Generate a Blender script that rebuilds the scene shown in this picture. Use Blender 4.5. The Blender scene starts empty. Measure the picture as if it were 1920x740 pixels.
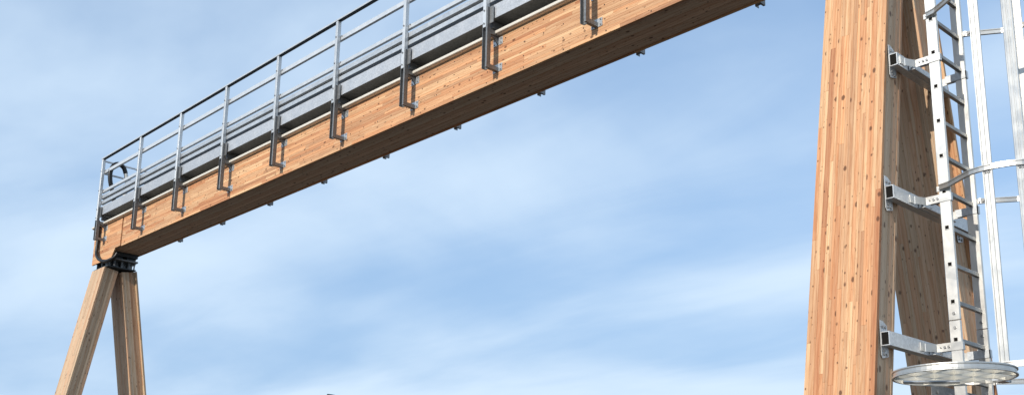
import bpy, bmesh, math, random
from mathutils import Vector, Matrix
random.seed(11)
R = math.radians
scene = bpy.context.scene
# ------------------------------------------------------------------ camera
F, CX, CY, PITCH, YAW, ROLL = 2013.26, 977.28, 545.23, 0.23298, 0.81307, -0.01598
cam_d = bpy.data.cameras.new('camera'); cam = bpy.data.objects.new('camera', cam_d)
scene.collection.objects.link(cam); scene.camera = cam
cam_d.sensor_fit = 'HORIZONTAL'; cam_d.sensor_width = 36.0
cam_d.lens = F / 1920 * 36
cam_d.shift_x = (960 - CX) / 1920; cam_d.shift_y = (CY - 370) / 1920
cam_d.clip_start = 0.05; cam_d.clip_end = 6000
right0 = Vector((math.cos(YAW), math.sin(YAW), 0)); fw0 = Vector((-math.sin(YAW), math.cos(YAW), 0))
fwd = fw0 * math.cos(PITCH) + Vector((0, 0, math.sin(PITCH)))
up0 = -fw0 * math.sin(PITCH) + Vector((0, 0, math.cos(PITCH)))
rgt = right0 * math.cos(ROLL) - up0 * math.sin(ROLL)
up = right0 * math.sin(ROLL) + up0 * math.cos(ROLL)
# fitted frame: image X = r*cos - u*sin, image Y = r*sin + u*cos
rgt = right0 * math.cos(ROLL) + up0 * (-math.sin(ROLL))
up = right0 * math.sin(ROLL) + up0 * math.cos(ROLL)
m = Matrix((rgt, up, -fwd)).transposed().to_4x4()
cam.matrix_world = m            # the eye is the origin, 1.6 m above the ground
# ------------------------------------------------------------------ sky and sun
SUN_EL, SUN_AZ = R(24.0), R(4.5)          # azimuth measured from -Y towards +X
sun_dir = Vector((math.sin(SUN_AZ) * math.cos(SUN_EL), -math.cos(SUN_AZ) * math.cos(SUN_EL), math.sin(SUN_EL)))
sd = bpy.data.lights.new('sun', 'SUN'); sun = bpy.data.objects.new('sun', sd); scene.collection.objects.link(sun)
sd.energy = 3.3; sd.angle = R(0.53); sd.color = (1.0, 0.93, 0.82)
sun.rotation_euler = sun_dir.to_track_quat('Z', 'Y').to_euler(); sun.location = sun_dir * 40
world = bpy.data.worlds.new('World'); scene.world = world; world.use_nodes = True
wn = world.node_tree; wn.nodes.clear()
def N(nt, t, **kw):
    n = nt.nodes.new(t)
    for k, v in kw.items():
        if k.startswith('i_'):
            key = k[2:]
            n.inputs[int(key) if key.isdigit() else key.replace('_', ' ')].default_value = v
        else: setattr(n, k, v)
    return n
out = N(wn, 'ShaderNodeOutputWorld')
sky = N(wn, 'ShaderNodeTexSky', sky_type='NISHITA', sun_disc=False, sun_elevation=SUN_EL, sun_rotation=math.pi - SUN_AZ,
        altitude=200.0, air_density=1.0, dust_density=0.2, ozone_density=2.6)
bg = N(wn, 'ShaderNodeBackground', i_Strength=0.15)
wn.links.new(sky.outputs[0], bg.inputs[0])
# thin cirrus veils spread over a flat cloud layer
tc = N(wn, 'ShaderNodeTexCoord'); sx = N(wn, 'ShaderNodeSeparateXYZ'); wn.links.new(tc.outputs['Generated'], sx.inputs[0])
zz = N(wn, 'ShaderNodeMath', operation='MAXIMUM', i_1=0.0); wn.links.new(sx.outputs[2], zz.inputs[0])
za = N(wn, 'ShaderNodeMath', operation='ADD', i_1=0.09); wn.links.new(zz.outputs[0], za.inputs[0])
dx = N(wn, 'ShaderNodeMath', operation='DIVIDE'); wn.links.new(sx.outputs[0], dx.inputs[0]); wn.links.new(za.outputs[0], dx.inputs[1])
dy = N(wn, 'ShaderNodeMath', operation='DIVIDE'); wn.links.new(sx.outputs[1], dy.inputs[0]); wn.links.new(za.outputs[0], dy.inputs[1])
cv = N(wn, 'ShaderNodeCombineXYZ'); wn.links.new(dx.outputs[0], cv.inputs[0]); wn.links.new(dy.outputs[0], cv.inputs[1])
mp = N(wn, 'ShaderNodeMapping'); mp.inputs['Rotation'].default_value = (0, 0, R(11.15)); mp.inputs['Scale'].default_value = (0.62, 1.0, 1.0)
mp.inputs['Location'].default_value = (2.2283, 36.6428, 0)
wn.links.new(cv.outputs[0], mp.inputs[0])
n1 = N(wn, 'ShaderNodeTexNoise', i_Scale=0.8, i_Detail=6.0, i_Roughness=0.48, i_Distortion=0.5); wn.links.new(mp.outputs[0], n1.inputs['Vector'])
n2 = N(wn, 'ShaderNodeTexNoise', i_Scale=0.3, i_Detail=3.0, i_Roughness=0.5, i_Distortion=0.3); wn.links.new(mp.outputs[0], n2.inputs['Vector'])
ad = N(wn, 'ShaderNodeMath', operation='ADD'); wn.links.new(n1.outputs[0], ad.inputs[0]); wn.links.new(n2.outputs[0], ad.inputs[1])
mp3 = N(wn, 'ShaderNodeMapping'); mp3.inputs['Rotation'].default_value = (0, 0, R(-52)); mp3.inputs['Scale'].default_value = (0.55, 1.7, 1.0); wn.links.new(cv.outputs[0], mp3.inputs[0])
n3 = N(wn, 'ShaderNodeTexNoise', i_Scale=1.3, i_Detail=6.0, i_Roughness=0.52, i_Distortion=0.8); wn.links.new(mp3.outputs[0], n3.inputs['Vector'])
a3 = N(wn, 'ShaderNodeMath', operation='MULTIPLY_ADD', i_1=0.24, i_2=-0.11); wn.links.new(n3.outputs[0], a3.inputs[0])
ad3 = N(wn, 'ShaderNodeMath', operation='ADD'); wn.links.new(ad.outputs[0], ad3.inputs[0]); wn.links.new(a3.outputs[0], ad3.inputs[1])
cr = N(wn, 'ShaderNodeMapRange', interpolation_type='SMOOTHSTEP'); cr.inputs[1].default_value = 0.74; cr.inputs[2].default_value = 1.16
cr.inputs[3].default_value = 0.04; cr.inputs[4].default_value = 0.92
wn.links.new(ad3.outputs[0], cr.inputs[0])
bg2 = N(wn, 'ShaderNodeBackground', i_Strength=0.86); bg2.inputs[0].default_value = (0.69, 0.84, 1.0, 1)
# hazy air, thicker towards the horizon all round
hz_ = N(wn, 'ShaderNodeMapRange', interpolation_type='SMOOTHSTEP'); wn.links.new(sx.outputs[2], hz_.inputs[0])
hz_.inputs[1].default_value = 0.05; hz_.inputs[2].default_value = 0.5; hz_.inputs[3].default_value = 0.92; hz_.inputs[4].default_value = 0.5
bg3 = N(wn, 'ShaderNodeBackground', i_Strength=0.66); bg3.inputs[0].default_value = (0.43, 0.665, 1.0, 1)
mxh = N(wn, 'ShaderNodeMixShader'); wn.links.new(hz_.outputs[0], mxh.inputs[0]); wn.links.new(bg.outputs[0], mxh.inputs[1]); wn.links.new(bg3.outputs[0], mxh.inputs[2])
mxs = N(wn, 'ShaderNodeMixShader'); wn.links.new(cr.outputs[0], mxs.inputs[0]); wn.links.new(mxh.outputs[0], mxs.inputs[1]); wn.links.new(bg2.outputs[0], mxs.inputs[2])
wn.links.new(mxs.outputs[0], out.inputs[0])
scene.view_settings.view_transform = 'Standard'; scene.view_settings.look = 'None'
scene.view_settings.exposure = 0.3; scene.view_settings.gamma = 1.0
scene.view_settings.use_curve_mapping = False

# ------------------------------------------------------------------ materials
MATS = {}
def mat(name):
    m = bpy.data.materials.new(name); m.use_nodes = True; nt = m.node_tree
    b = nt.nodes['Principled BSDF']; MATS[name] = m
    return m, nt, b
def L(nt, a, b): nt.links.new(a, b)
def wood(name, axis, c_lo, c_mid, c_hi, knots=1.0, weather_shade=0.0, knot_scale=13.0):
    """larch: per-piece tone from the attribute 'tone', grain along the axis, knots, resin streaks"""
    m, nt, b = mat(name)
    at = N(nt, 'ShaderNodeAttribute', attribute_name='tone')
    sp = N(nt, 'ShaderNodeSeparateColor'); L(nt, at.outputs['Color'], sp.inputs[0])
    tc = N(nt, 'ShaderNodeTexCoord')
    off = N(nt, 'ShaderNodeCombineXYZ')
    for i in range(3):
        mu = N(nt, 'ShaderNodeMath', operation='MULTIPLY', i_1=(7.3, 3.1, 5.7)[i]); L(nt, sp.outputs[2], mu.inputs[0]); L(nt, mu.outputs[0], off.inputs[i])
    va = N(nt, 'ShaderNodeVectorMath', operation='ADD'); L(nt, tc.outputs['Object'], va.inputs[0]); L(nt, off.outputs[0], va.inputs[1])
    sc = [1, 1, 1]; sc[axis] = 0.045
    mp = N(nt, 'ShaderNodeMapping'); mp.inputs['Scale'].default_value = sc; L(nt, va.outputs[0], mp.inputs[0])
    g1 = N(nt, 'ShaderNodeTexNoise', i_Scale=95.0, i_Detail=4.0, i_Roughness=0.62, i_Distortion=0.9); L(nt, mp.outputs[0], g1.inputs['Vector'])
    g2 = N(nt, 'ShaderNodeTexNoise', i_Scale=26.0, i_Detail=3.0, i_Roughness=0.5, i_Distortion=1.6); L(nt, mp.outputs[0], g2.inputs['Vector'])
    # tone + grain -> ramp
    a1 = N(nt, 'ShaderNodeMath', operation='MULTIPLY_ADD', i_1=0.62); L(nt, sp.outputs[0], a1.inputs[0])
    gm = N(nt, 'ShaderNodeMath', operation='MULTIPLY', i_1=0.5); L(nt, g2.outputs[0], gm.inputs[0]); L(nt, gm.outputs[0], a1.inputs[2])
    a2 = N(nt, 'ShaderNodeMath', operation='MULTIPLY_ADD', i_1=0.46); L(nt, g1.outputs[0], a2.inputs[0]); L(nt, a1.outputs[0], a2.inputs[2])
    rp = N(nt, 'ShaderNodeValToRGB'); L(nt, a2.outputs[0], rp.inputs[0])
    e = rp.color_ramp.elements
    e[0].position = 0.30; e[0].color = (*c_lo, 1); e[1].position = 1.12 if False else 1.0; e[1].color = (*c_hi, 1)
    k = rp.color_ramp.elements.new(0.64); k.color = (*c_mid, 1)
    # some pieces pinker (heartwood), some yellower (sapwood)
    pk = N(nt, 'ShaderNodeMapRange', interpolation_type='SMOOTHSTEP'); L(nt, sp.outputs[1], pk.inputs[0]); pk.inputs[1].default_value = 0.35; pk.inputs[2].default_value = 0.9; pk.inputs[3].default_value = 0.0; pk.inputs[4].default_value = 0.75
    pm_ = N(nt, 'ShaderNodeMix', data_type='RGBA', blend_type='MULTIPLY'); L(nt, pk.outputs[0], pm_.inputs[0]); L(nt, rp.outputs[0], pm_.inputs[6]); pm_.inputs[7].default_value = (0.98, 0.76, 0.65, 1)
    # growth-ring figure: long wavy dark lines
    wv = N(nt, 'ShaderNodeTexWave', wave_type='RINGS', rings_direction='XYZ'[axis], i_Scale=11.0, i_Distortion=7.0, i_Detail=3.0, i_Detail_Scale=1.4, i_Detail_Roughness=0.6)
    m3 = N(nt, 'ShaderNodeMapping'); w3 = [1.0, 1.0, 1.0]; w3[axis] = 0.16; m3.inputs['Scale'].default_value = w3; L(nt, va.outputs[0], m3.inputs[0]); L(nt, m3.outputs[0], wv.inputs['Vector'])
    wr_ = N(nt, 'ShaderNodeMapRange', interpolation_type='SMOOTHSTEP'); L(nt, wv.outputs['Fac'], wr_.inputs[0]); wr_.inputs[1].default_value = 0.55; wr_.inputs[2].default_value = 1.0; wr_.inputs[3].default_value = 0.0; wr_.inputs[4].default_value = 0.55
    fm = N(nt, 'ShaderNodeMix', data_type='RGBA', blend_type='MULTIPLY'); L(nt, wr_.outputs[0], fm.inputs[0]); L(nt, pm_.outputs[2], fm.inputs[6]); fm.inputs[7].default_value = (0.80, 0.62, 0.48, 1)
    # knots
    ks = [1, 1, 1]; ks[axis] = 0.6
    mk = N(nt, 'ShaderNodeMapping'); mk.inputs['Scale'].default_value = ks; L(nt, va.outputs[0], mk.inputs[0])
    nw = N(nt, 'ShaderNodeTexNoise', i_Scale=45.0, i_Detail=2.0); L(nt, va.outputs[0], nw.inputs['Vector'])
    vo = N(nt, 'ShaderNodeTexVoronoi', i_Scale=knot_scale, feature='F1'); L(nt, mk.outputs[0], vo.inputs['Vector'])
    fac = None
    for vs_, thr in ((knot_scale, 0.26), (knot_scale * 2.1, 0.225)):
        if vs_ == knot_scale: v_ = vo
        else:
            v_ = N(nt, 'ShaderNodeTexVoronoi', i_Scale=vs_, feature='F1'); L(nt, mk.outputs[0], v_.inputs['Vector'])
        sc_ = N(nt, 'ShaderNodeSeparateColor'); L(nt, v_.outputs['Color'], sc_.inputs[0])
        k1 = N(nt, 'ShaderNodeMath', operation='MULTIPLY_ADD', i_1=0.09); L(nt, nw.outputs[0], k1.inputs[0]); L(nt, v_.outputs['Distance'], k1.inputs[2])
        k2 = N(nt, 'ShaderNodeMath', operation='MULTIPLY_ADD', i_1=0.17); L(nt, sc_.outputs[0], k2.inputs[0]); L(nt, k1.outputs[0], k2.inputs[2])
        kr = N(nt, 'ShaderNodeMapRange', interpolation_type='SMOOTHSTEP'); L(nt, k2.outputs[0], kr.inputs[0])
        kr.inputs[1].default_value = thr - 0.07; kr.inputs[2].default_value = thr + 0.05; kr.inputs[3].default_value = 0.85 * knots; kr.inputs[4].default_value = 0.0
        if fac is None: fac = kr
        else:
            mm = N(nt, 'ShaderNodeMath', operation='MAXIMUM'); L(nt, fac.outputs[0], mm.inputs[0]); L(nt, kr.outputs[0], mm.inputs[1]); kr = mm
    mx = N(nt, 'ShaderNodeMix', data_type='RGBA'); L(nt, kr.outputs[0], mx.inputs[0]); L(nt, fm.outputs[2], mx.inputs[6]); mx.inputs[7].default_value = (0.09, 0.035, 0.015, 1)
    last = mx.outputs[2]
    # broad silvering / sun-bleaching patches; on inner leg panels the grey mimics shade
    if weather_shade > 0:
        w = N(nt, 'ShaderNodeTexNoise', i_Scale=1.6, i_Detail=4.0, i_Roughness=0.6); 
        mw = N(nt, 'ShaderNodeMapping'); ms = [3, 3, 3]; ms[axis] = 0.5; mw.inputs['Scale'].default_value = ms; L(nt, tc.outputs['Object'], mw.inputs[0]); L(nt, mw.outputs[0], w.inputs['Vector'])
        wr = N(nt, 'ShaderNodeMapRange'); L(nt, w.outputs[0], wr.inputs[0]); wr.inputs[1].default_value = 0.35; wr.inputs[2].default_value = 0.7; wr.inputs[3].default_value = weather_shade * .5; wr.inputs[4].default_value = weather_shade
        m2 = N(nt, 'ShaderNodeMix', data_type='RGBA'); L(nt, wr.outputs[0], m2.inputs[0]); L(nt, last, m2.inputs[6]); m2.inputs[7].default_value = (0.36, 0.27, 0.20, 1)
        last = m2.outputs[2]
    L(nt, last, b.inputs['Base Color'])
    b.inputs['Roughness'].default_value = 0.62; b.inputs['Specular IOR Level'].default_value = 0.3
    bp = N(nt, 'ShaderNodeBump', i_Strength=0.18, i_Distance=0.0015); L(nt, g1.outputs[0], bp.inputs['Height']); L(nt, bp.outputs[0], b.inputs['Normal'])
    return m
LO, MID, HI = (0.34, 0.17, 0.092), (0.50, 0.28, 0.152), (0.71, 0.46, 0.26)
wood('larch_beam', 0, LO, MID, HI, 0.9)
wood('larch_leg', 2, LO, MID, HI, 1.0)
wood('larch_core_beam', 0, (0.34, 0.23, 0.17), (0.50, 0.36, 0.27), (0.64, 0.48, 0.37), 1.0)
wood('larch_core_leg_shade', 2, (0.38, 0.25, 0.155), (0.54, 0.38, 0.245), (0.68, 0.50, 0.34), 1.0, 0.2)  # greyer core tone; on the inner panels it stands in for shade
wood('larch_leg_grey', 2, (0.36, 0.24, 0.15), (0.52, 0.37, 0.235), (0.68, 0.51, 0.34), 1.0, 0.25)
def metal(name, col, rough, metallic, spangle=0.15, scale=60.0, streak=False, bump=0.0):
    m, nt, b = mat(name)
    tc = N(nt, 'ShaderNodeTexCoord'); oi = N(nt, 'ShaderNodeObjectInfo')
    va = N(nt, 'ShaderNodeVectorMath', operation='ADD'); L(nt, tc.outputs['Object'], va.inputs[0])
    mr = N(nt, 'ShaderNodeMath', operation='MULTIPLY', i_1=9.0); L(nt, oi.outputs['Random'], mr.inputs[0]); L(nt, mr.outputs[0], va.inputs[1])
    vo = N(nt, 'ShaderNodeTexVoronoi', i_Scale=scale); L(nt, va.outputs[0], vo.inputs['Vector'])
    no = N(nt, 'ShaderNodeTexNoise', i_Scale=7.0, i_Detail=6.0, i_Roughness=0.65); L(nt, va.outputs[0], no.inputs['Vector'])
    hs = N(nt, 'ShaderNodeSeparateColor'); L(nt, vo.outputs['Color'], hs.inputs[0])
    s = N(nt, 'ShaderNodeMath', operation='ADD'); L(nt, hs.outputs[0], s.inputs[0]); L(nt, no.outputs[0], s.inputs[1])
    rg = N(nt, 'ShaderNodeMapRange'); L(nt, s.outputs[0], rg.inputs[0]); rg.inputs[1].default_value = 0.3; rg.inputs[2].default_value = 1.7
    rg.inputs[3].default_value = 1 - spangle; rg.inputs[4].default_value = 1 + spangle
    ro = N(nt, 'ShaderNodeMath', operation='MULTIPLY_ADD', i_1=0.16, i_2=0.92); L(nt, oi.outputs['Random'], ro.inputs[0])
    rm = N(nt, 'ShaderNodeMath', operation='MULTIPLY'); L(nt, ro.outputs[0], rm.inputs[0]); L(nt, rg.outputs[0], rm.inputs[1])
    mx = N(nt, 'ShaderNodeVectorMath', operation='SCALE'); mx.inputs[0].default_value = col; L(nt, rm.outputs[0], mx.inputs['Scale'])
    L(nt, mx.outputs[0], b.inputs['Base Color'])
    rr = N(nt, 'ShaderNodeMapRange'); L(nt, no.outputs[0], rr.inputs[0]); rr.inputs[1].default_value = 0.3; rr.inputs[2].default_value = 0.7
    rr.inputs[3].default_value = rough - 0.07; rr.inputs[4].default_value = rough + 0.1; L(nt, rr.outputs[0], b.inputs['Roughness'])
    b.inputs['Metallic'].default_value = metallic
    if bump:
        v2 = N(nt, 'ShaderNodeTexVoronoi', i_Scale=70.0); L(nt, tc.outputs['Object'], v2.inputs['Vector'])
        bp = N(nt, 'ShaderNodeBump', i_Strength=bump, i_Distance=0.004); L(nt, v2.outputs['Distance'], bp.inputs['Height']); L(nt, bp.outputs[0], b.inputs['Normal'])
    return m
metal('galvanised', (0.52, 0.54, 0.56), 0.42, 0.7, 0.14)
metal('galvanised_dull', (0.21, 0.215, 0.22), 0.5, 0.7, 0.22)
metal('galvanised_rail', (0.60, 0.62, 0.64), 0.42, 0.55, 0.06, 40)
metal('embossed_sheet', (0.46, 0.48, 0.51), 0.5, 0.6, 0.12, 60, bump=0.5)
metal('aluminium', (0.60, 0.59, 0.565), 0.40, 0.9, 0.10, 9)
metal('aluminium_dull', (0.56, 0.55, 0.51), 0.40, 0.75, 0.15, 14)
metal('rung_metal', (0.24, 0.24, 0.235), 0.42, 0.8, 0.15, 14)
metal('zinc_bolt', (0.30, 0.30, 0.30), 0.4, 0.8, 0.1)
metal('cap_sheet', (0.66, 0.62, 0.55), 0.5, 0.2, 0.06, 20)
metal('shaded_steel', (0.06, 0.07, 0.08), 0.5, 0.5, 0.2)  # steel with shade put into its colour, for bearings and handrail underside
def plain(name, col, rough, spec=0.4):
    m, nt, b = mat(name)
    tc = N(nt, 'ShaderNodeTexCoord'); no = N(nt, 'ShaderNodeTexNoise', i_Scale=14.0, i_Detail=5.0); L(nt, tc.outputs['Object'], no.inputs['Vector'])
    rg = N(nt, 'ShaderNodeMapRange'); L(nt, no.outputs[0], rg.inputs[0]); rg.inputs[3].default_value = 0.75; rg.inputs[4].default_value = 1.25
    mx = N(nt, 'ShaderNodeVectorMath', operation='SCALE'); mx.inputs[0].default_value = col; L(nt, rg.outputs[0], mx.inputs['Scale']); L(nt, mx.outputs[0], b.inputs['Base Color'])
    b.inputs['Roughness'].default_value = rough; b.inputs['Specular IOR Level'].default_value = spec
plain('black_plastic', (0.012, 0.012, 0.013), 0.4)
plain('white_sleeve', (0.7, 0.69, 0.66), 0.5)
plain('screw_dark', (0.05, 0.025, 0.015), 0.6)
plain('hole_dark', (0.012, 0.011, 0.01), 0.8, 0.1)
plain('ground_gravel', (0.095, 0.085, 0.07), 0.95, 0.1)
plain('post_dark', (0.03, 0.034, 0.04), 0.5)

# ------------------------------------------------------------------ helpers
COL = scene.collection
def base_of(o):
    return o.get('_b') if False else None
BASE = {}
class MB:
    """collects shapes in world coordinates; build() links them as ONE mesh object"""
    def __init__(s): s.v = []; s.f = []; s.t = []; s.smooth = []
    def add(s, vs, fs, tone=None, smooth=False):
        o = len(s.v); s.v += [Vector(v) for v in vs]
        for f in fs: s.f.append([o + i for i in f]); s.t.append(tone); s.smooth.append(smooth)
        return s
    def box(s, a, b, tone=None, ch=0.0):
        x0, y0, z0 = a; x1, y1, z1 = b
        if ch > 0: return s.cbox(a, b, ch, tone)
        vs = [(x0,y0,z0),(x1,y0,z0),(x1,y1,z0),(x0,y1,z0),(x0,y0,z1),(x1,y0,z1),(x1,y1,z1),(x0,y1,z1)]
        return s.add(vs, [(0,3,2,1),(4,5,6,7),(0,1,5,4),(1,2,6,5),(2,3,7,6),(3,0,4,7)], tone)
    def cbox(s, a, b, c, tone=None):
        bm = bmesh.new(); bmesh.ops.create_cube(bm, size=1)
        for v in bm.verts: v.co = Vector([a[i] + (v.co[i] + .5) * (b[i] - a[i]) for i in range(3)])
        bmesh.ops.bevel(bm, geom=bm.edges[:], offset=c, segments=1, affect='EDGES')
        bm.verts.index_update()
        s.add([v.co.copy() for v in bm.verts], [[v.index for v in f.verts] for f in bm.faces], tone); bm.free(); return s
    def prism(s, poly, d, tone=None):
        """poly: list of 3-D points of one planar outline, extruded by the vector d"""
        n = len(poly); d = Vector(d); p = [Vector(q) for q in poly]
        s.add(p + [q + d for q in p], [list(range(n))[::-1], list(range(n, 2 * n))] + [(i, (i+1) % n, n + (i+1) % n, n + i) for i in range(n)], tone); return s
    def cyl(s, a, b, r, n=10, smooth=True, r2=None):
        a, b = Vector(a), Vector(b); ax = (b - a).normalized(); u = ax.orthogonal().normalized(); w = ax.cross(u)
        r2 = r if r2 is None else r2
        ring = [math.cos(2*math.pi*i/n) * u + math.sin(2*math.pi*i/n) * w for i in range(n)]
        s.add([a + q*r for q in ring] + [b + q*r2 for q in ring], [(i, (i+1) % n, n+(i+1) % n, n+i) for i in range(n)], None, smooth)
        s.add([a + q*r for q in ring], [list(range(n))[::-1]]); s.add([b + q*r2 for q in ring], [list(range(n))]); return s
    def sweep(s, pts, prof, closed=False, upv=Vector((0,0,1)), smooth=False):
        """prof: list of (side, up) offsets swept along the points"""
        P = [Vector(p) for p in pts]; n = len(P); k = len(prof); vs = []
        for i, p in enumerate(P):
            if closed: t = P[(i+1) % n] - P[i-1]
            else: t = P[min(i+1, n-1)] - P[max(i-1, 0)]
            t.normalize(); sd_ = t.cross(upv)
            if sd_.length < 1e-5: sd_ = Vector((1,0,0))
            sd_.normalize(); u = sd_.cross(t).normalized()
            vs += [p + sd_*a + u*b for a, b in prof]
        fs = []
        for i in range(n if closed else n-1):
            j = (i+1) % n
            for q in range(k): fs.append((i*k+q, i*k+(q+1) % k, j*k+(q+1) % k, j*k+q))
        if not closed: fs += [list(range(k))[::-1], [(n-1)*k+q for q in range(k)]]
        return s.add(vs, fs, None, smooth)
    def tube(s, pts, r, n=10):
        return s.sweep(pts, [(r*math.cos(2*math.pi*i/n), r*math.sin(2*math.pi*i/n)) for i in range(n)], smooth=True, upv=Vector((0.13, 0.97, 0.2)))
    def build(s, name, m, parent=None, origin=None, recalc=True):
        b = Vector((0,0,0)) if origin is None else Vector(origin)
        me = bpy.data.meshes.new(name); me.from_pydata([v - b for v in s.v], [], s.f); 
        if recalc:
            bm = bmesh.new(); bm.from_mesh(me); bmesh.ops.recalc_face_normals(bm, faces=bm.faces); bm.to_mesh(me); bm.free()
        for p, sm in zip(me.polygons, s.smooth): p.use_smooth = sm
        if any(t is not None for t in s.t):
            ca = me.color_attributes.new('tone', 'FLOAT_COLOR', 'CORNER')
            for p, t in zip(me.polygons, s.t):
                t = t or (.5, .5, .5)
                for li in p.loop_indices: ca.data[li].color = (t[0], t[1], t[2], 1)
        me.materials.append(MATS[m])
        o = bpy.data.objects.new(name, me); COL.objects.link(o)
        if parent is not None: o.parent = parent
        return o
def tag(o, label, cat, group=None):
    o['label'] = label; o['category'] = cat
    if group: o['group'] = group
    return o
def thing(name, label, cat, loc, group=None, rot=None):
    o = bpy.data.objects.new(name, None); COL.objects.link(o); o.location = loc; o.empty_display_size = 0.2
    if rot: o.rotation_euler = rot
    return tag(o, label, cat, group)
def dup(o, parent, loc):
    c = o.copy(); COL.objects.link(c); c.parent = parent; c.location = loc
    for ch in list(o.children):
        d = ch.copy(); COL.objects.link(d); d.parent = c; d.location = ch.location.copy()
    return c
rnd = random.random
def tone(): return (min(1, max(0, random.gauss(0.5, 0.2))), rnd(), rnd())
def tone_n(): return (min(1, max(0, random.gauss(0.5, 0.2))), rnd(), rnd())
def stave(mb, o, u, v, w, tu, tv, th, tn, g=0.0003, c=0.0007):
    """a stave: origin o, extents tu along u and tv along v, its face th out along w, chamfered edges"""
    o, u, v, w = Vector(o), Vector(u), Vector(v), Vector(w)
    def rect(i, h): return [o + u*i + v*i + w*h, o + u*(tu-i) + v*i + w*h, o + u*(tu-i) + v*(tv-i) + w*h, o + u*i + v*(tv-i) + w*h]
    vs = rect(g, 0) + rect(g, th - c) + rect(g + c, th)
    fs = [(3,2,1,0)] + [(i, (i+1)%4, 4+(i+1)%4, 4+i) for i in range(4)] + [(4+i, 4+(i+1)%4, 8+(i+1)%4, 8+i) for i in range(4)] + [(8,9,10,11)]
    mb.add(vs, fs, tn)
def stave_panel(parent, m, o, u, v, w, W, LEN, th, wmin, wmax, lmin, lmax, joined=False, name='stave', gap=0.0003):
    """staves running along v over a panel W wide, LEN long; each a part of its own, or joined as one part"""
    o = Vector(o); u = Vector(u); v = Vector(v); w = Vector(w)
    cols = []; x = 0
    while x < W - wmin * .6:
        t = random.uniform(wmin, wmax); cols.append(t); x += t
    k = W / sum(cols); cols = [c*k for c in cols]
    mb = MB() if joined else None; x = 0; cnt = 0
    for c in cols:
        y = -random.uniform(0, lmax * .7)
        while y < LEN:
            l = random.uniform(lmin, lmax); a = max(0, y); b_ = min(LEN, y + l); 
            if LEN - b_ < .08: b_ = LEN
            if b_ - a > .02:
                dd = random.uniform(-.0004, .0004)
                if joined: stave(mb, o + u*x + v*a, u, v, w, c, b_-a, th + dd, tone(), gap)
                else:
                    q = MB(); stave(q, o + u*x + v*a, u, v, w, c, b_-a, th + dd, tone(), gap); q.build(name, m, parent, recalc=False)
                cnt += 1
            y = b_ if b_ == LEN else y + l
            if b_ == LEN: break
        x += c
    if joined:
        ob = mb.build('stave_panel', m, parent, recalc=False); ob['kind'] = 'stuff'
    return cnt

# ------------------------------------------------------------------ setting
GZ = -1.6
g = MB()
n = 24; S = 2500
vs = [(-S + 2*S*i/n, -S + 2*S*j/n, GZ) for j in range(n+1) for i in range(n+1)]
g.add(vs, [(j*(n+1)+i, j*(n+1)+i+1, (j+1)*(n+1)+i+1, (j+1)*(n+1)+i) for j in range(n) for i in range(n)])
go = g.build('ground', 'ground_gravel'); go['kind'] = 'structure'

# ------------------------------------------------------------------ gantry beam
BY, BY2, BZ, BT = 7.4525, 8.0058, 5.059, 5.60
YC = (BY + BY2) / 2
BX0, BX1 = -19.446, -3.50
TH = 0.027
OX = Vector((-11.4, YC, BZ))
beam = thing('timber_beam', 'long horizontal larch glulam gantry beam spanning from the left legs to the right leg', 'beam', OX)
def L3(x, y, z): return Vector((x, y, z)) - OX
MX0 = -18.205
# inner glulam: laminations lying flat, each a board of its own; the underside shows the boards side by side
bw = (BY2 - BY - 2*TH) / 7
for i in range(7):
    q = MB(); y0 = BY + TH + i*bw
    q.cbox(L3(BX0 + .02, y0 + .0012, BZ + .016 + random.uniform(-.002, .002)), L3(BX1 - .02, y0 + bw - .0012, BT - .001), .004, tone_n()); q.build('lamella', 'larch_core_beam', beam)
ns = stave_panel(beam, 'larch_beam', L3(MX0, BY + TH, BZ), (0,0,1), (1,0,0), (0,-1,0), BT - BZ, BX1 - MX0, TH, .024, .044, .6, 1.9)
stave_panel(beam, 'larch_beam', L3(BX0, BY2 - TH, BZ), (0,0,1), (1,0,0), (0,1,0), BT - BZ, BX1 - BX0, TH, .06, .09, 1.2, 2.5, joined=True)
# end cheek, deeper than the beam, with a sloped inner corner
EX1 = -18.262
stave_panel(beam, 'larch_beam', L3(BX0, BY + TH, 5.076), (0,0,1), (1,0,0), (0,-1,0), BT - 5.076, EX1 - BX0, TH, .05, .07, .5, 1.3)
for yy, d in ((BY, TH), (BY2 - TH, TH)):
    ds = 0 if d > 0 and yy == BY else .3
    for (z0, z1, xa, xb) in ((4.918, 4.997, -18.59 - ds, -18.525 - ds), (4.9978, 5.0752, -18.525 - ds, -18.458 - ds)):
        q = MB(); q.prism([L3(BX0, yy, z0), L3(xa, yy, z0), L3(xb, yy, z1), L3(BX0, yy, z1)], (0, d, 0), tone()); q.build('end_plank', 'larch_beam', beam)
# screws on the 0.30 x 0.16 m grid
sm = MB(); sm.cyl((0, -.0012, 0), (0, .004, 0), .0085, 8); proto = None
cnt = 0
for i in range(0, 50):
    X = -18.09 + .2998 * i
    if X > BX1 - .1: break
    for r_, z in enumerate((5.547, 5.387, 5.227, 5.092)):
        if r_ == 3 and i % 2: continue
        if proto is None: proto = sm.build('screw', 'screw_dark', beam); o = proto
        else: o = proto.copy(); COL.objects.link(o)
        o.location = L3(X + random.uniform(-.012, .012), BY, z + random.uniform(-.006, .006)); cnt += 1
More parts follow.
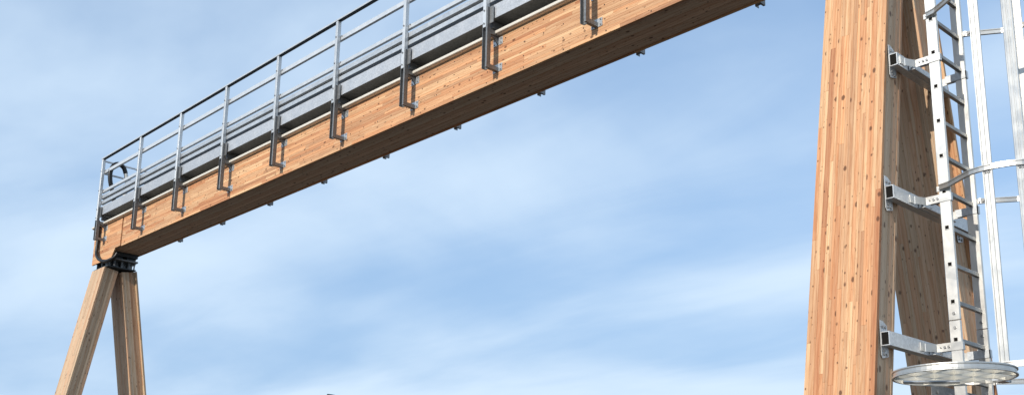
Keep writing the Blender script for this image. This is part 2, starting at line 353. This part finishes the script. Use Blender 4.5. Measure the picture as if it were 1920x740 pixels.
# sheet cap with a rolled drip edge
for s, yb in ((-1, BY), (1, BY2)):
    q = MB(); ye = yb + s*.066
    a, b_ = min(ye, ye - s*.022), max(ye, ye - s*.022)
    q.cbox(L3(BX0 - .03, a, BT + .008), L3(BX1, b_, BT + .046), .005); q.build('drip_edge', 'cap_sheet', beam)
q = MB(); q.box(L3(BX0 - .028, BY - .044, BT + .003), L3(BX1, BY2 + .044, BT + .040)); q.build('cap_sheet', 'cap_sheet', beam)

# ------------------------------------------------------------------ legs
SL = 0.181; ANG = math.atan(SL); CA = math.cos(ANG)
DEP = 0.27 * CA
def leg(name_label, gx, front, fine, ztop):
    """gx: left side of the leg, .545 wide; front legs lean back, rear legs lean forward"""
    W = .545; s = 1 if front else -1
    yb = 6.5708 + SL * GZ if front else 2*YC - (6.5708 + SL * GZ)      # outer face at the ground
    o = thing('timber_leg', name_label, 'post', (gx + W/2, yb, GZ), 'legs of the timber gantry', (-ANG * s, 0, 0))
    LN = (ztop - GZ) / CA
    t = .03; lip = 0.004 if front else .052; z0 = -.3
    # local frame: x width, y = towards the inside of the A, z along the leg
    nl = 6; ww = (DEP - 2*t) / nl
    for i in range(nl):
        q = MB(); a = t + i*ww; ya, yb_ = sorted((s*(a + .0003), s*(a + ww - .0003)))
        c = random.uniform(0, .0006)
        q.cbox((-W/2 + .006 + c, ya, z0), (W/2 - .006 - c, yb_, LN), .0008, tone_n()); q.build('lamella', 'larch_core_leg_shade', o)
    # outer cover panel and inner panel, staves
    pm = dict(wmin=.02, wmax=.045, lmin=.45, lmax=1.9)
    outer_w, inner_w = W + 2*lip, W - .008
    stave_panel(o, 'larch_leg' if fine else 'larch_leg_grey', (-outer_w/2, s*t, z0), (1,0,0), (0,0,1), (0,-s,0), outer_w, LN - z0, t, joined=not (fine and front), **pm)
    stave_panel(o, 'larch_core_leg_shade', (-inner_w/2, s*(DEP - t), z0), (1,0,0), (0,0,1), (0,s,0), inner_w, LN - z0, t, joined=not (fine and not front), **pm)  # inner faces: shade put into the stave colour
    return o
RGX, LGX = -4.174, -19.35
leg('broad larch leg of the right support, its front face in full sun', RGX, True, True, 4.79)
leg('shaded larch leg behind the ladder, rear of the right support', RGX, False, True, 4.79)
leg('larch leg at far left leaning left out of the bottom of the picture', LGX, True, False, 4.79)
leg('nearly upright larch leg under the left beam end, right of the leaning one', LGX, False, False, 4.79)
GX1 = RGX + .545      # right face of the right legs

# steel bearings between legs and beam
def bearing(cx, label):
    o = thing('steel_bearing', label, 'bearing', (cx, YC, 4.79), 'steel bearings under the beam ends')
    q = MB(); q.cbox((-.30, -.2455, .21), (.42, .2455, .283), .004); q.build('top_plate', 'shaded_steel', o)  # galvanised in shade: the darkness is in the colour
    q = MB(); q.cbox((-.28, -.265, .135), (.40, .265, .165), .004); q.build('middle_plate', 'galvanised_dull', o)
    q = MB(); q.cbox((-.28, -.27, .002), (.33, .27, .024), .004); q.build('base_plate', 'shaded_steel', o)
    for x in (-.2, .02, .2):
        for y in (-.2, -.07, .07, .2):
            q = MB(); q.box((x - .01, y - .045, .024), (x + .01, y + .045, .135)); q.build('rib', 'galvanised_dull' if x > .1 else 'shaded_steel', o)  # inner ribs coloured darker, as if in shade
    for y in (-.235, -.135, 0, .135, .235):
        q = MB(); q.cyl((.31, y, .024), (.31, y, .135), .014, 8); q.cyl((.31, y, .105), (.31, y, .134), .024, 6, False); q.build('bolt', 'galvanised_dull', o)
    for y in (-.16, .16):
        q = MB(); q.box((-.25, y - .09, .165), (.35, y + .06 if y > 0 else y + .15, .21)); q.build('pad', 'shaded_steel', o)
    return o
bearing(LGX + .2725, 'dark bolted steel bearing between left legs and beam end')
bearing(RGX + .2725, 'dark bolted steel bearing on top of the right legs, above the picture')

# ------------------------------------------------------------------ walkway
PX0, PS = -18.9353, 1.50843
def px(k): return PX0 + k*PS + (-.0886 if k == 0 else 0)
NP = 11
WX0, WX1 = -19.03, -3.55
wk = thing('walkway', 'galvanised walkway trough lying on top of the timber beam', 'walkway', (-11.3, YC, 5.74))
def W3(x, y, z): return (x + 11.3, y - YC, z - 5.74)
FY = 7.323                   # inner face line of the front rail posts
RY = 2*YC - FY
q = MB(); q.box(W3(WX0, FY + .004, 5.762), W3(WX1, RY - .004, 5.772)); q.build('deck', 'galvanised_dull', wk)
for y0, y1 in ((FY, FY + .004), (RY - .004, RY)):
    X = WX0
    while X < WX1 - .01:
        X2 = min(X + 3*PS, WX1)
        q = MB(); q.box(W3(X + .002, y0, 5.752), W3(X2 - .002, y1, 5.92)); q.build('side_panel', 'embossed_sheet', wk); X = X2
for y0, y1 in ((FY + .004, FY + .05), (RY - .05, RY - .004)):
    q = MB(); q.box(W3(WX0, y0, 5.750), W3(WX1, y1, 5.7555)); q.build('bottom_flange', 'galvanised_dull', wk)
for i in range(NP):
    X = px(i) + .03
    q = MB(); q.box(W3(X, BY - .1, 5.668), W3(X + .05, BY2 + .1, 5.7485)); q.build('joist', 'galvanised_dull', wk)

# ------------------------------------------------------------------ guard rails
def railing(side, label):
    s = side                         # -1 front, +1 rear
    o = thing('guard_rail', label, 'railing', (-11.3, YC + s*.4, 5.2), 'guard rails of the walkway')
    ox, oy, oz = -11.3, YC + s*.4, 5.2
    def Y(y): return (y if s < 0 else 2*YC - y) - oy      # y given for the front side, mirrored for the rear
    def bx(q, x0, x1, y0, y1, z0, z1, ch=0.0, dx=0.0):
        a, b_ = sorted((Y(y0), Y(y1))); q.box((x0 - dx, a, z0 - oz), (x1 - dx, b_, z1 - oz), None, ch)
    def rail(nm, y0, y1, z0, z1, m='galvanised_rail', ch=.003):
        q = MB(); bx(q, WX0, WX1, y0, y1, z0, z1, ch, ox); return q.build(nm, m, o)
    dz_ = (s > 0)*.03; q = MB()
    for a_ in ((7.256, 7.260, 6.8345, 6.857), (7.3155, 7.318, 6.8345, 6.857)): bx(q, WX0, WX1, a_[0], a_[1], a_[2] - dz_, a_[3] - dz_, 0, ox)
    bx(q, WX0, WX1, 7.2602, 7.3153, 6.8535 - dz_, 6.857 - dz_, 0, ox); hr = q.build('handrail', 'galvanised_rail', o)
    q = MB(); bx(q, WX0 + .001, WX1 - .001, 7.2604, 7.3151, 6.846 - dz_, 6.8531 - dz_, 0, ox); q.build('underside_shade', 'shaded_steel', hr)  # added dark strip, paints the shade under the handrail
    rail('middle_rail', 7.323, 7.363, 6.568, 6.632)
    rail('knee_rail', 7.323, 7.363, 6.193, 6.247)
    rail('toe_board', 7.3235, 7.373, 5.972, 6.036, 'galvanised')
    rail('toe_board', 7.3235, 7.373, 6.078, 6.146, 'galvanised')
    rail('toe_board_web', 7.3735, 7.377, 5.975, 6.14, 'galvanised_dull', .0005)
    # one post with its bolts, one bracket with its pieces; then copies
    def make_post():
        q = MB(); bx(q, 0, .05, 7.262, 7.318, 5.655, 6.834 - (s > 0)*.03, .003); p = q.build('post', 'galvanised_rail', o)
        for z in (6.60, 6.22, 5.86, 5.70):
            q = MB(); yy = Y(7.262); q.cyl((.025, yy + s*.010, z - oz), (.025, yy - s*-.0005, z - oz), .011, 6, False); q.build('bolt', 'zinc_bolt', p)
        for z in (6.62, 6.24):
            q = MB(); yy = Y(7.323); q.cyl((.075, yy + s*.010, z - oz), (.075, yy, z - oz), .010, 6, False); q.build('bolt', 'zinc_bolt', p)
        return p
    def make_bracket(dz=0.0):
        z0 = 5.165 + dz - (s > 0)*.045
        q = MB()      # open channel: web at the back, two flanges
        bx(q, -.004, .076, 7.31, 7.3225, z0, 5.66); bx(q, -.004, .001, 7.264, 7.31, z0, 5.66)
        bx(q, .051, .076, 7.264, 7.31, z0, 5.90, .002)
        c = q.build('bracket', 'galvanised_dull', o)
        def sub(nm, m, *boxes):
            q = MB()
            for b_ in boxes: bx(q, *b_)
            return q.build(nm, m, c)
        sub('flange_plate', 'galvanised_dull', (.0765, .136, 7.300, 7.308, 5.70, 5.90))
        sub('lower_arm', 'galvanised_dull', (.03, .076, 7.3228, 7.4465, z0 + .004, z0 + .05))
        sub('upper_arm', 'galvanised_dull', (.03, .076, 7.3228, 7.4465, 5.585, 5.64))
        q = MB(); pts = [(.05, 7.3228, 5.58), (.05, 7.4465, 5.58), (.05, 7.4465, 5.47 + .02), (.05, 7.425, 5.515), (.05, 7.385, 5.555), (.05, 7.3228, 5.57)]
        q.prism([(a, Y(b_), c_ - oz) for a, b_, c_ in pts], (.012, 0, 0)); q.build('gusset', 'galvanised_dull', c)
        for nm, za, zb in (('lower_plate', z0, z0 + .095), ('upper_plate', 5.49, 5.58)):
            sub(nm, 'galvanised', (-.022, .134, 7.4468, 7.4518, za, zb, .0015))
            for xx in (-.004, .113):
                for zz_ in ((za + .02), (zb - .02)):
                    q = MB(); yy = Y(7.4468); q.cyl((xx, yy + s*.007, zz_ - oz), (xx, yy, zz_ - oz), .009, 6, False); q.build('bolt', 'zinc_bolt', c)
        return c
    post = make_post(); br = make_bracket()
    for k in range(NP):
        X = px(k)
        if k == NP - 1: X = min(X, WX1 - .12)
        loc = Vector((X - ox, 0, 0))
        if k == 0:
            make_bracket(.125).location = loc; post.location = loc
        elif k == 1:
            br.location = loc; dup(post, o, loc)
        else: dup(post, o, loc); dup(br, o, loc)
    return o
railing(-1, 'galvanised guard rail along the sunlit front of the walkway, nine brackets in view')
railing(1, 'galvanised guard rail along the far side of the walkway, bracket feet below beam')
er = thing('end_rail', 'pair of short galvanised bars closing the left walkway end', 'railing', (px(0), YC, 6.6))
for z in (6.84, 6.60):
    q = MB(); q.cbox((.004, 7.3235 - YC, z - .045 - 6.6), (.044, RY - YC, z - .02 - 6.6), .003); q.build('bar', 'galvanised_rail', er)

# ------------------------------------------------------------------ cables at the left end
def spline(pts, n=8):
    P = [Vector(p) for p in pts]; o = []
    for i in range(len(P) - 1):
        a, b_, c, d = P[max(i-1,0)], P[i], P[i+1], P[min(i+2, len(P)-1)]
        for j in range(n):
            t = j / n
            o.append(.5*((2*b_) + (c-a)*t + (2*a-5*b_+4*c-d)*t*t + (3*b_-a-3*c+d)*t**3))
    return o + [P[-1]]
cb = MB(); cb.tube(spline([(-19.16, 7.40, 5.66), (-19.17, 7.41, 5.45), (-19.17, 7.41, 5.28), (-19.15, 7.40, 5.10), (-19.02, 7.395, 4.965), (-18.80, 7.41, 4.878), (-18.64, 7.44, 4.875), (-18.53, 7.49, 4.925), (-18.50, 7.52, 5.0)]), .032)
tag(cb.build('cable', 'black_plastic'), 'thick black cable hanging in a loop below the left beam end', 'cable', None)
hs = thing('hose', 'arched black corrugated conduit with white sleeve on the left walkway end', 'hose', (-18.8, 7.5, 5.78))
O_ = Vector((-18.8, 7.5, 5.78))
pts = spline([(-18.8, 7.52, 5.78), (-18.8, 7.47, 6.05), (-18.8, 7.42, 6.23), (-18.8, 7.37, 6.39), (-18.8, 7.355, 6.56), (-18.8, 7.40, 6.69), (-18.8, 7.485, 6.745), (-18.8, 7.585, 6.71), (-18.8, 7.64, 6.60)], 10)
q = MB(); q.tube([p - O_ for p in pts], .038); 
ho = q.build('conduit', 'black_plastic', hs)
for i in range(2, len(pts) - 1, 2):
    q = MB(); d = (pts[i+1] - pts[i]).normalized() * .006; q.cyl(pts[i] - O_ - d, pts[i] - O_ + d, .043, 10); q.build('ridge', 'black_plastic', ho)
q = MB(); q.tube([p - O_ for p in spline([(-18.8, 7.64, 6.60), (-18.8, 7.665, 6.50), (-18.8, 7.68, 6.40), (-18.78, 7.66, 6.2), (-18.7, 7.6, 5.95), (-18.6, 7.55, 5.8)])], .036); q.build('sleeve', 'white_sleeve', hs)

# ------------------------------------------------------------------ ladder carriers
LX, LY, LZ, LW = -3.3605, 7.498, 4.0161, .4767
RW = .065
def carrier(i, label):
    z = LZ - .28*(1.17 + 4*i); H = .05
    yf = 7.3023 - .2031*i; yr = 2*YC - yf
    xa = GX1 + .006; xb = xa + RW
    o = thing('carrier_tube', label, 'steel tube', (GX1, yf, z), 'ladder carriers between the right legs')
    def c(x, y, zz): return (x - GX1, y - yf, zz - z)
    q = MB(); w = .006
    q.box(c(xa, yf, z - H), c(xb, yr, z - H + w)); q.box(c(xa, yf, z + H - w), c(xb, yr, z + H))
    q.box(c(xa, yf, z - H + w), c(xa + w, yr, z + H - w)); q.box(c(xb - w, yf, z - H + w), c(xb, yr, z + H - w))
    t = q.build('tube', 'galvanised', o)
    for y0 in (yf + .006, yr - .014):
        q = MB(); q.box(c(xa + w + .0004, y0, z - H + w + .0004), c(xb - w - .0004, y0 + .008, z + H - w - .0004)); q.build('end_plug', 'hole_dark', t)
    for y0, ee in ((yf, 1), (yr - .1, -1)):
        ya, yb = y0, y0 + .1
        sl = SL * .5 * ee
        for (za, zb, nm) in ((-.135, .135, 'end_plate'),):
            q = MB(); q.prism([c(GX1 + .0005, ya + .012, z + za), c(GX1 + .0005, yb, z + za + .02), c(GX1 + .0005, yb, z + zb - .03), c(GX1 + .0005, ya + .04, z + zb), c(GX1 + .0005, ya, z + zb), c(GX1 + .0005, ya, z + za + .02)], (.0055, 0, 0))
            pl = q.build(nm, 'galvanised', o)
        for yy in (ya + .03, yb - .03):
            for dz in (-.105, -.08, .09):
                if dz == -.08 and yy > ya + .05: continue
                q = MB(); q.cyl(c(GX1 + .006, yy, z + dz), c(GX1 + .014, yy, z + dz), .010, 6, False); q.build('bolt', 'zinc_bolt', pl)
    return o, z, xb
names = ['short galvanised tube above the others, only its rear plate in view at top', 'galvanised square tube between the right legs, upper of three', 'galvanised square tube between the right legs, middle of three',
         'galvanised square tube between the right legs, just above the round grid']
lev = [carrier(i - 1, names[i]) for i in range(4)]
XB = lev[0][2]

# ------------------------------------------------------------------ ladder
ZB, ZT = GZ + .25, 6.95
lad = thing('ladder', 'vertical aluminium ladder clamped to the tubes beside the right leg', 'ladder', (LX, LY + LW/2, ZB))
LO3 = Vector((LX, LY + LW/2, ZB))
def l3(x, y, z): return Vector((x, y, z)) - LO3
SWX = .042      # half width of a stile, along X
zj = LZ - .28*8.49
for y0, y1 in ((LY, LY + .025), (LY + LW - .025, LY + LW)):
    yc_ = (y0 + y1)/2
    for za, zb in ((ZB, zj - .0015), (zj + .0015, ZT)):
        q = MB(); q.cbox(l3(LX - SWX, y0, za), l3(LX + SWX, y1, zb), .003); st = q.build('stile', 'aluminium', lad)
    # splice bolts
    for dz in (-.055, .05):
        for xx in (0,):
            q = MB(); q.cyl(l3(LX + xx, y0 - .007, zj + dz), l3(LX + xx, y0, zj + dz), .012, 6, False); q.build('bolt', 'zinc_bolt', lad)
k = -10
zs = []
while LZ - .28*k > ZB + .1:
    z = LZ - .28*k
    if z < ZT - .05: zs.append(z)
    k += 1
rg = None; ring = None; plug = None
for z in zs:
    if rg is None:
        q = MB(); q.cbox((-.0155, -(LW/2 - .0255), -.0155), (.0155, LW/2 - .0255, .0155), .002); rg = q.build('rung', 'rung_metal', lad); o1 = rg
        # rib along the tread
        q = MB(); a = .0135
        q.add([(-a, -.0008, -a), (a, -.0008, -a), (a, -.0008, a), (-a, -.0008, a)], [(0, 1, 2, 3)]); plug = q.build('rung_opening', 'hole_dark', lad, recalc=False); o2 = plug
        q = MB(); a2 = .0175
        for (x0, x1, z0, z1) in ((-a2, a2, a, a2), (-a2, a2, -a2, -a), (-a2, -a, -a, a), (a, a2, -a, a)):
            q.box((x0, -.0035, z0), (x1, .0005, z1))
        ring = q.build('rung_collar', 'aluminium', lad); o3 = ring
    else:
        o1, o2, o3 = rg.copy(), plug.copy(), ring.copy()
        for o in (o1, o2, o3): COL.objects.link(o)
    o1.location = (0, 0, z - ZB)
    o2.location = o3.location = (0, LY - (LY + LW/2), z - ZB)
# clamps between carriers and stiles
for (o_, z, xb) in lev:
    for ys, sgn in ((LY, -1), (LY + LW, 1)):
        yo = ys + sgn*.0065; x_st = LX + SWX
        q = MB(); ya, yb = sorted((ys + sgn*.001, ys + sgn*.006))
        if sgn < 0:
            q.box(l3(xb + .055, ya, z - .03), l3(x_st + .008, yb, z + .03))
            q.prism([l3(xb + .055, ya, z - .03), l3(xb + .055, yb, z - .03), l3(xb + .012, yb - .09, z - .03), l3(xb + .004, ya - .09, z - .03)], (0, 0, .06))
            q.box(l3(xb + .0005, ya - .15, z - .03), l3(xb + .006, ya - .088, z + .03))
        else:
            q.box(l3(xb + .006, ya, z - .03), l3(x_st + .008, yb, z + .03))
            q.box(l3(xb + .0005, ya, z - .03), l3(xb + .006, yb + .07, z + .03))
        cl = q.build('clamp_bar', 'aluminium', lad)
        y2a, y2b = sorted((ys - sgn*.026, ys - sgn*.031))
        q = MB(); q.box(l3(xb + .075, y2a, z - .03), l3(x_st + .008, y2b, z + .03)); q.box(l3(x_st + .0005, min(y2a, yb), z - .03), l3(x_st + .008, max(y2b, ya), z + .03)); q.build('clamp_hook', 'galvanised', cl)
        for xx in (.085, .115, .145):
            yy = ya if True else yb
            q = MB(); q.cyl(l3(xb + xx, ya - .008, z), l3(xb + xx, ya, z), .010 if xx > .1 else .006, 6, False); q.build('bolt', 'zinc_bolt', cl)
    # angle plate lying on the tube
    q = MB(); q.box(l3(xb + .0005, LY - .02, z - .047), l3(xb + .006, LY + LW + .03, z + .012)); q.box(l3(xb + .006, LY - .02, z - .047), l3(xb + .05, LY + LW + .03, z - .042)); an = q.build('angle_plate', 'galvanised', lad)
    for yy in (LY + .03, LY + .16, LY + .36):
        q = MB(); q.cyl(l3(xb + .006, yy, z - .015), l3(xb + .016, yy, z - .015), .011, 6, False); q.build('bolt', 'zinc_bolt', an)

# ------------------------------------------------------------------ safety cage
CXC, CYC, CR = -2.955, 7.735, .435
zb0 = LZ - .28*9.9
cg = thing('safety_cage', 'aluminium hoops and straps forming the cage around the ladder', 'ladder cage', (CXC, CYC, zb0))
CO = Vector((CXC, CYC, zb0))
def hoop_pts(z):
    a0 = R(-108); a1 = R(108); n_ = 40
    arc = [Vector((CXC + CR*math.cos(a0 + (a1-a0)*i/n_), CYC + CR*math.sin(a0 + (a1-a0)*i/n_), z)) for i in range(n_ + 1)]
    f = [Vector((LX - .03, LY - .012, z)), Vector((LX + .05, LY - .035, z))]; b_ = [Vector((LX + .05, LY + LW + .035, z)), Vector((LX - .03, LY + LW + .012, z))]
    return f + arc + b_
hz = .020
prof = [(-.010, -hz), (.010, -hz), (.010, -hz+.007), (.003, -hz+.011), (.003, hz-.011), (.010, hz-.007), (.010, hz), (-.010, hz), (-.010, hz-.007), (-.003, hz-.011), (-.003, -hz+.011), (-.010, -hz+.007)]
hoops = []
for i in range(-1, 3):
    z = LZ - .28*(4.88 + 5.02*(i - 1)) if i != 2 else zb0
    if z > ZT: continue
    q = MB(); q.sweep([p - CO for p in hoop_pts(z)], prof); h = q.build('hoop', 'aluminium', cg); hoops.append(z)
    # end clips and a few bolts
    for ys, sg in ((LY, -1), (LY + LW, 1)):
        a, b_ = sorted((ys + sg*.001, ys + sg*.007))
        q = MB(); q.box(Vector((LX - SWX - .012, a, z - .028)) - CO, Vector((LX + SWX + .01, b_, z + .012)) - CO); q.build('end_clip', 'aluminium', h)
        q = MB(); q.cyl(Vector((LX + SWX + .03, ys + sg*.045, z)) - CO, Vector((LX + SWX + .03, ys + sg*.025, z)) - CO, .011, 6, False); q.build('bolt', 'zinc_bolt', h)
for ang in (-90, -60, 0, 60, 91):
    a = R(ang); rr = CR - .006; ct = Vector((CXC + rr*math.cos(a), CYC + rr*math.sin(a), 0)); rad = Vector((math.cos(a), math.sin(a), 0)); tn = Vector((-math.sin(a), math.cos(a), 0))
    q = MB(); w = .034
    pf = [(-w, .003), (-w, -.012), (-w + .010, -.012), (-w + .012, -.005), (w - .012, -.005), (w - .010, -.012), (w, -.012), (w, .003), (w - .008, .003), (w - .011, -.003), (.007, -.003), (.004, .002), (-.004, .002), (-.007, -.003), (-w + .011, -.003), (-w + .008, .003)]
    zl, zh = zb0 - .04, ZT
    q.prism([ct + tn*u + rad*v + Vector((0, 0, zl)) - CO for u, v in pf], (0, 0, zh - zl)); sp_ = q.build('strap', 'aluminium', cg)
    for z in hoops:
        for u in (-.014, .0, .014):
            p_ = ct + tn*u - CO + Vector((0, 0, z - .034)); q = MB(); q.cyl(p_ - rad*.004, p_ + rad*.008, .0055, 6, False); q.build('bolt', 'zinc_bolt', sp_)

# swung-out round grid at the foot of the cage
DC = Vector((-3.075, 6.79, 1.128)); DR = .372
dg = thing('round_grid', 'round aluminium grid swung out at the foot of the ladder cage', 'grid', DC)
q = MB(); n_ = 64
q.sweep([(DR*math.cos(2*math.pi*i/n_), DR*math.sin(2*math.pi*i/n_), 0) for i in range(n_)], [(-.003, -.022), (.012, -.022), (.012, -.015), (.003, -.010), (.003, .010), (.012, .015), (.012, .022), (-.003, .022)], closed=True); q.build('rim', 'aluminium', dg)
RT = R(70)
for j, d0 in enumerate((-.25, -.085, .085, .25)):
    for hdir in (0, 1):
        h = math.sqrt((DR - .006)**2 - d0*d0); a = RT + hdir*math.pi/2; t = Vector((math.cos(a), math.sin(a), 0)); nn = Vector((-t.y, t.x, 0))
        zlo, zhi = (-.016, -.0005) if hdir else (.0005, .016)
        zlo, zhi = (-.020, .016) if hdir == 0 else (-.0195, .0155)
        q = MB(); th = .0018
        c0 = nn*d0
        q.prism([c0 - t*h - nn*th + Vector((0,0,zlo)), c0 + t*h - nn*th + Vector((0,0,zlo)), c0 + t*h + nn*th + Vector((0,0,zlo)), c0 - t*h + nn*th + Vector((0,0,zlo))], (0, 0, zhi - zlo)); q.build('bar', 'aluminium_dull', dg)
q = MB(); a = R(200)
q.cyl((-.30, -.10, -.032), (-.02, .12, -.032), .011, 10); q.build('latch_rod', 'galvanised', dg)
q = MB(); q.box((.10, DR - .03, -.012), (.16, .50, .006)); q.box((.10, .49, -.012), (.16, .505, .12)); q.build('hinge_arm', 'galvanised', dg)

# sheet guard closing the ladder below the cage
gd = thing('ladder_guard', 'grey galvanised sheet closing the ladder below the round grid', 'guard', (LX - .10, YC, ZB))
q = MB(); q.cbox((-.005, 7.27 - YC, .1), (.0, 7.83 - YC, 1.16 - ZB), .001); q.build('sheet', 'galvanised_dull', gd)
q = MB(); q.cbox((-.005, 7.834 - YC, .1), (.0, 8.07 - YC, 1.16 - ZB), .001); q.build('sheet', 'galvanised_dull', gd)
q = MB(); q.box((.0005, 7.82 - YC, .1), (.006, 7.85 - YC, 1.15 - ZB)); q.build('seam_strip', 'galvanised', gd)
q = MB(); q.cbox((.0, 8.075 - YC, .1), (.09, 8.13 - YC, 1.15 - ZB), .004); q.build('frame_post', 'aluminium', gd)
for y in (7.35, 7.55, 7.72, 7.95):
    q = MB(); q.cyl((.0, y - YC, 1.11 - ZB), (.008, y - YC, 1.11 - ZB), .012, 6, False); q.build('bolt', 'zinc_bolt', gd)

# ------------------------------------------------------------------ far post whose top shows at the bottom edge
PO = Vector((-25.33, 16.70, GZ))
pt = thing('post', 'dark top of a distant post at the bottom edge below the beam', 'post', PO)
q = MB(); q.cyl((0, 0, 0), (0, 0, 5.52), .05, 12); q.build('shaft', 'post_dark', pt)
q = MB(); q.prism([(-.10, -.07, 5.52), (.10, -.07, 5.52), (.10, -.07, 5.63), (-.06, -.07, 5.66), (-.10, -.07, 5.62)], (0, .14, 0)); q.build('head', 'post_dark', pt)
print('staves', ns, 'screws', cnt)
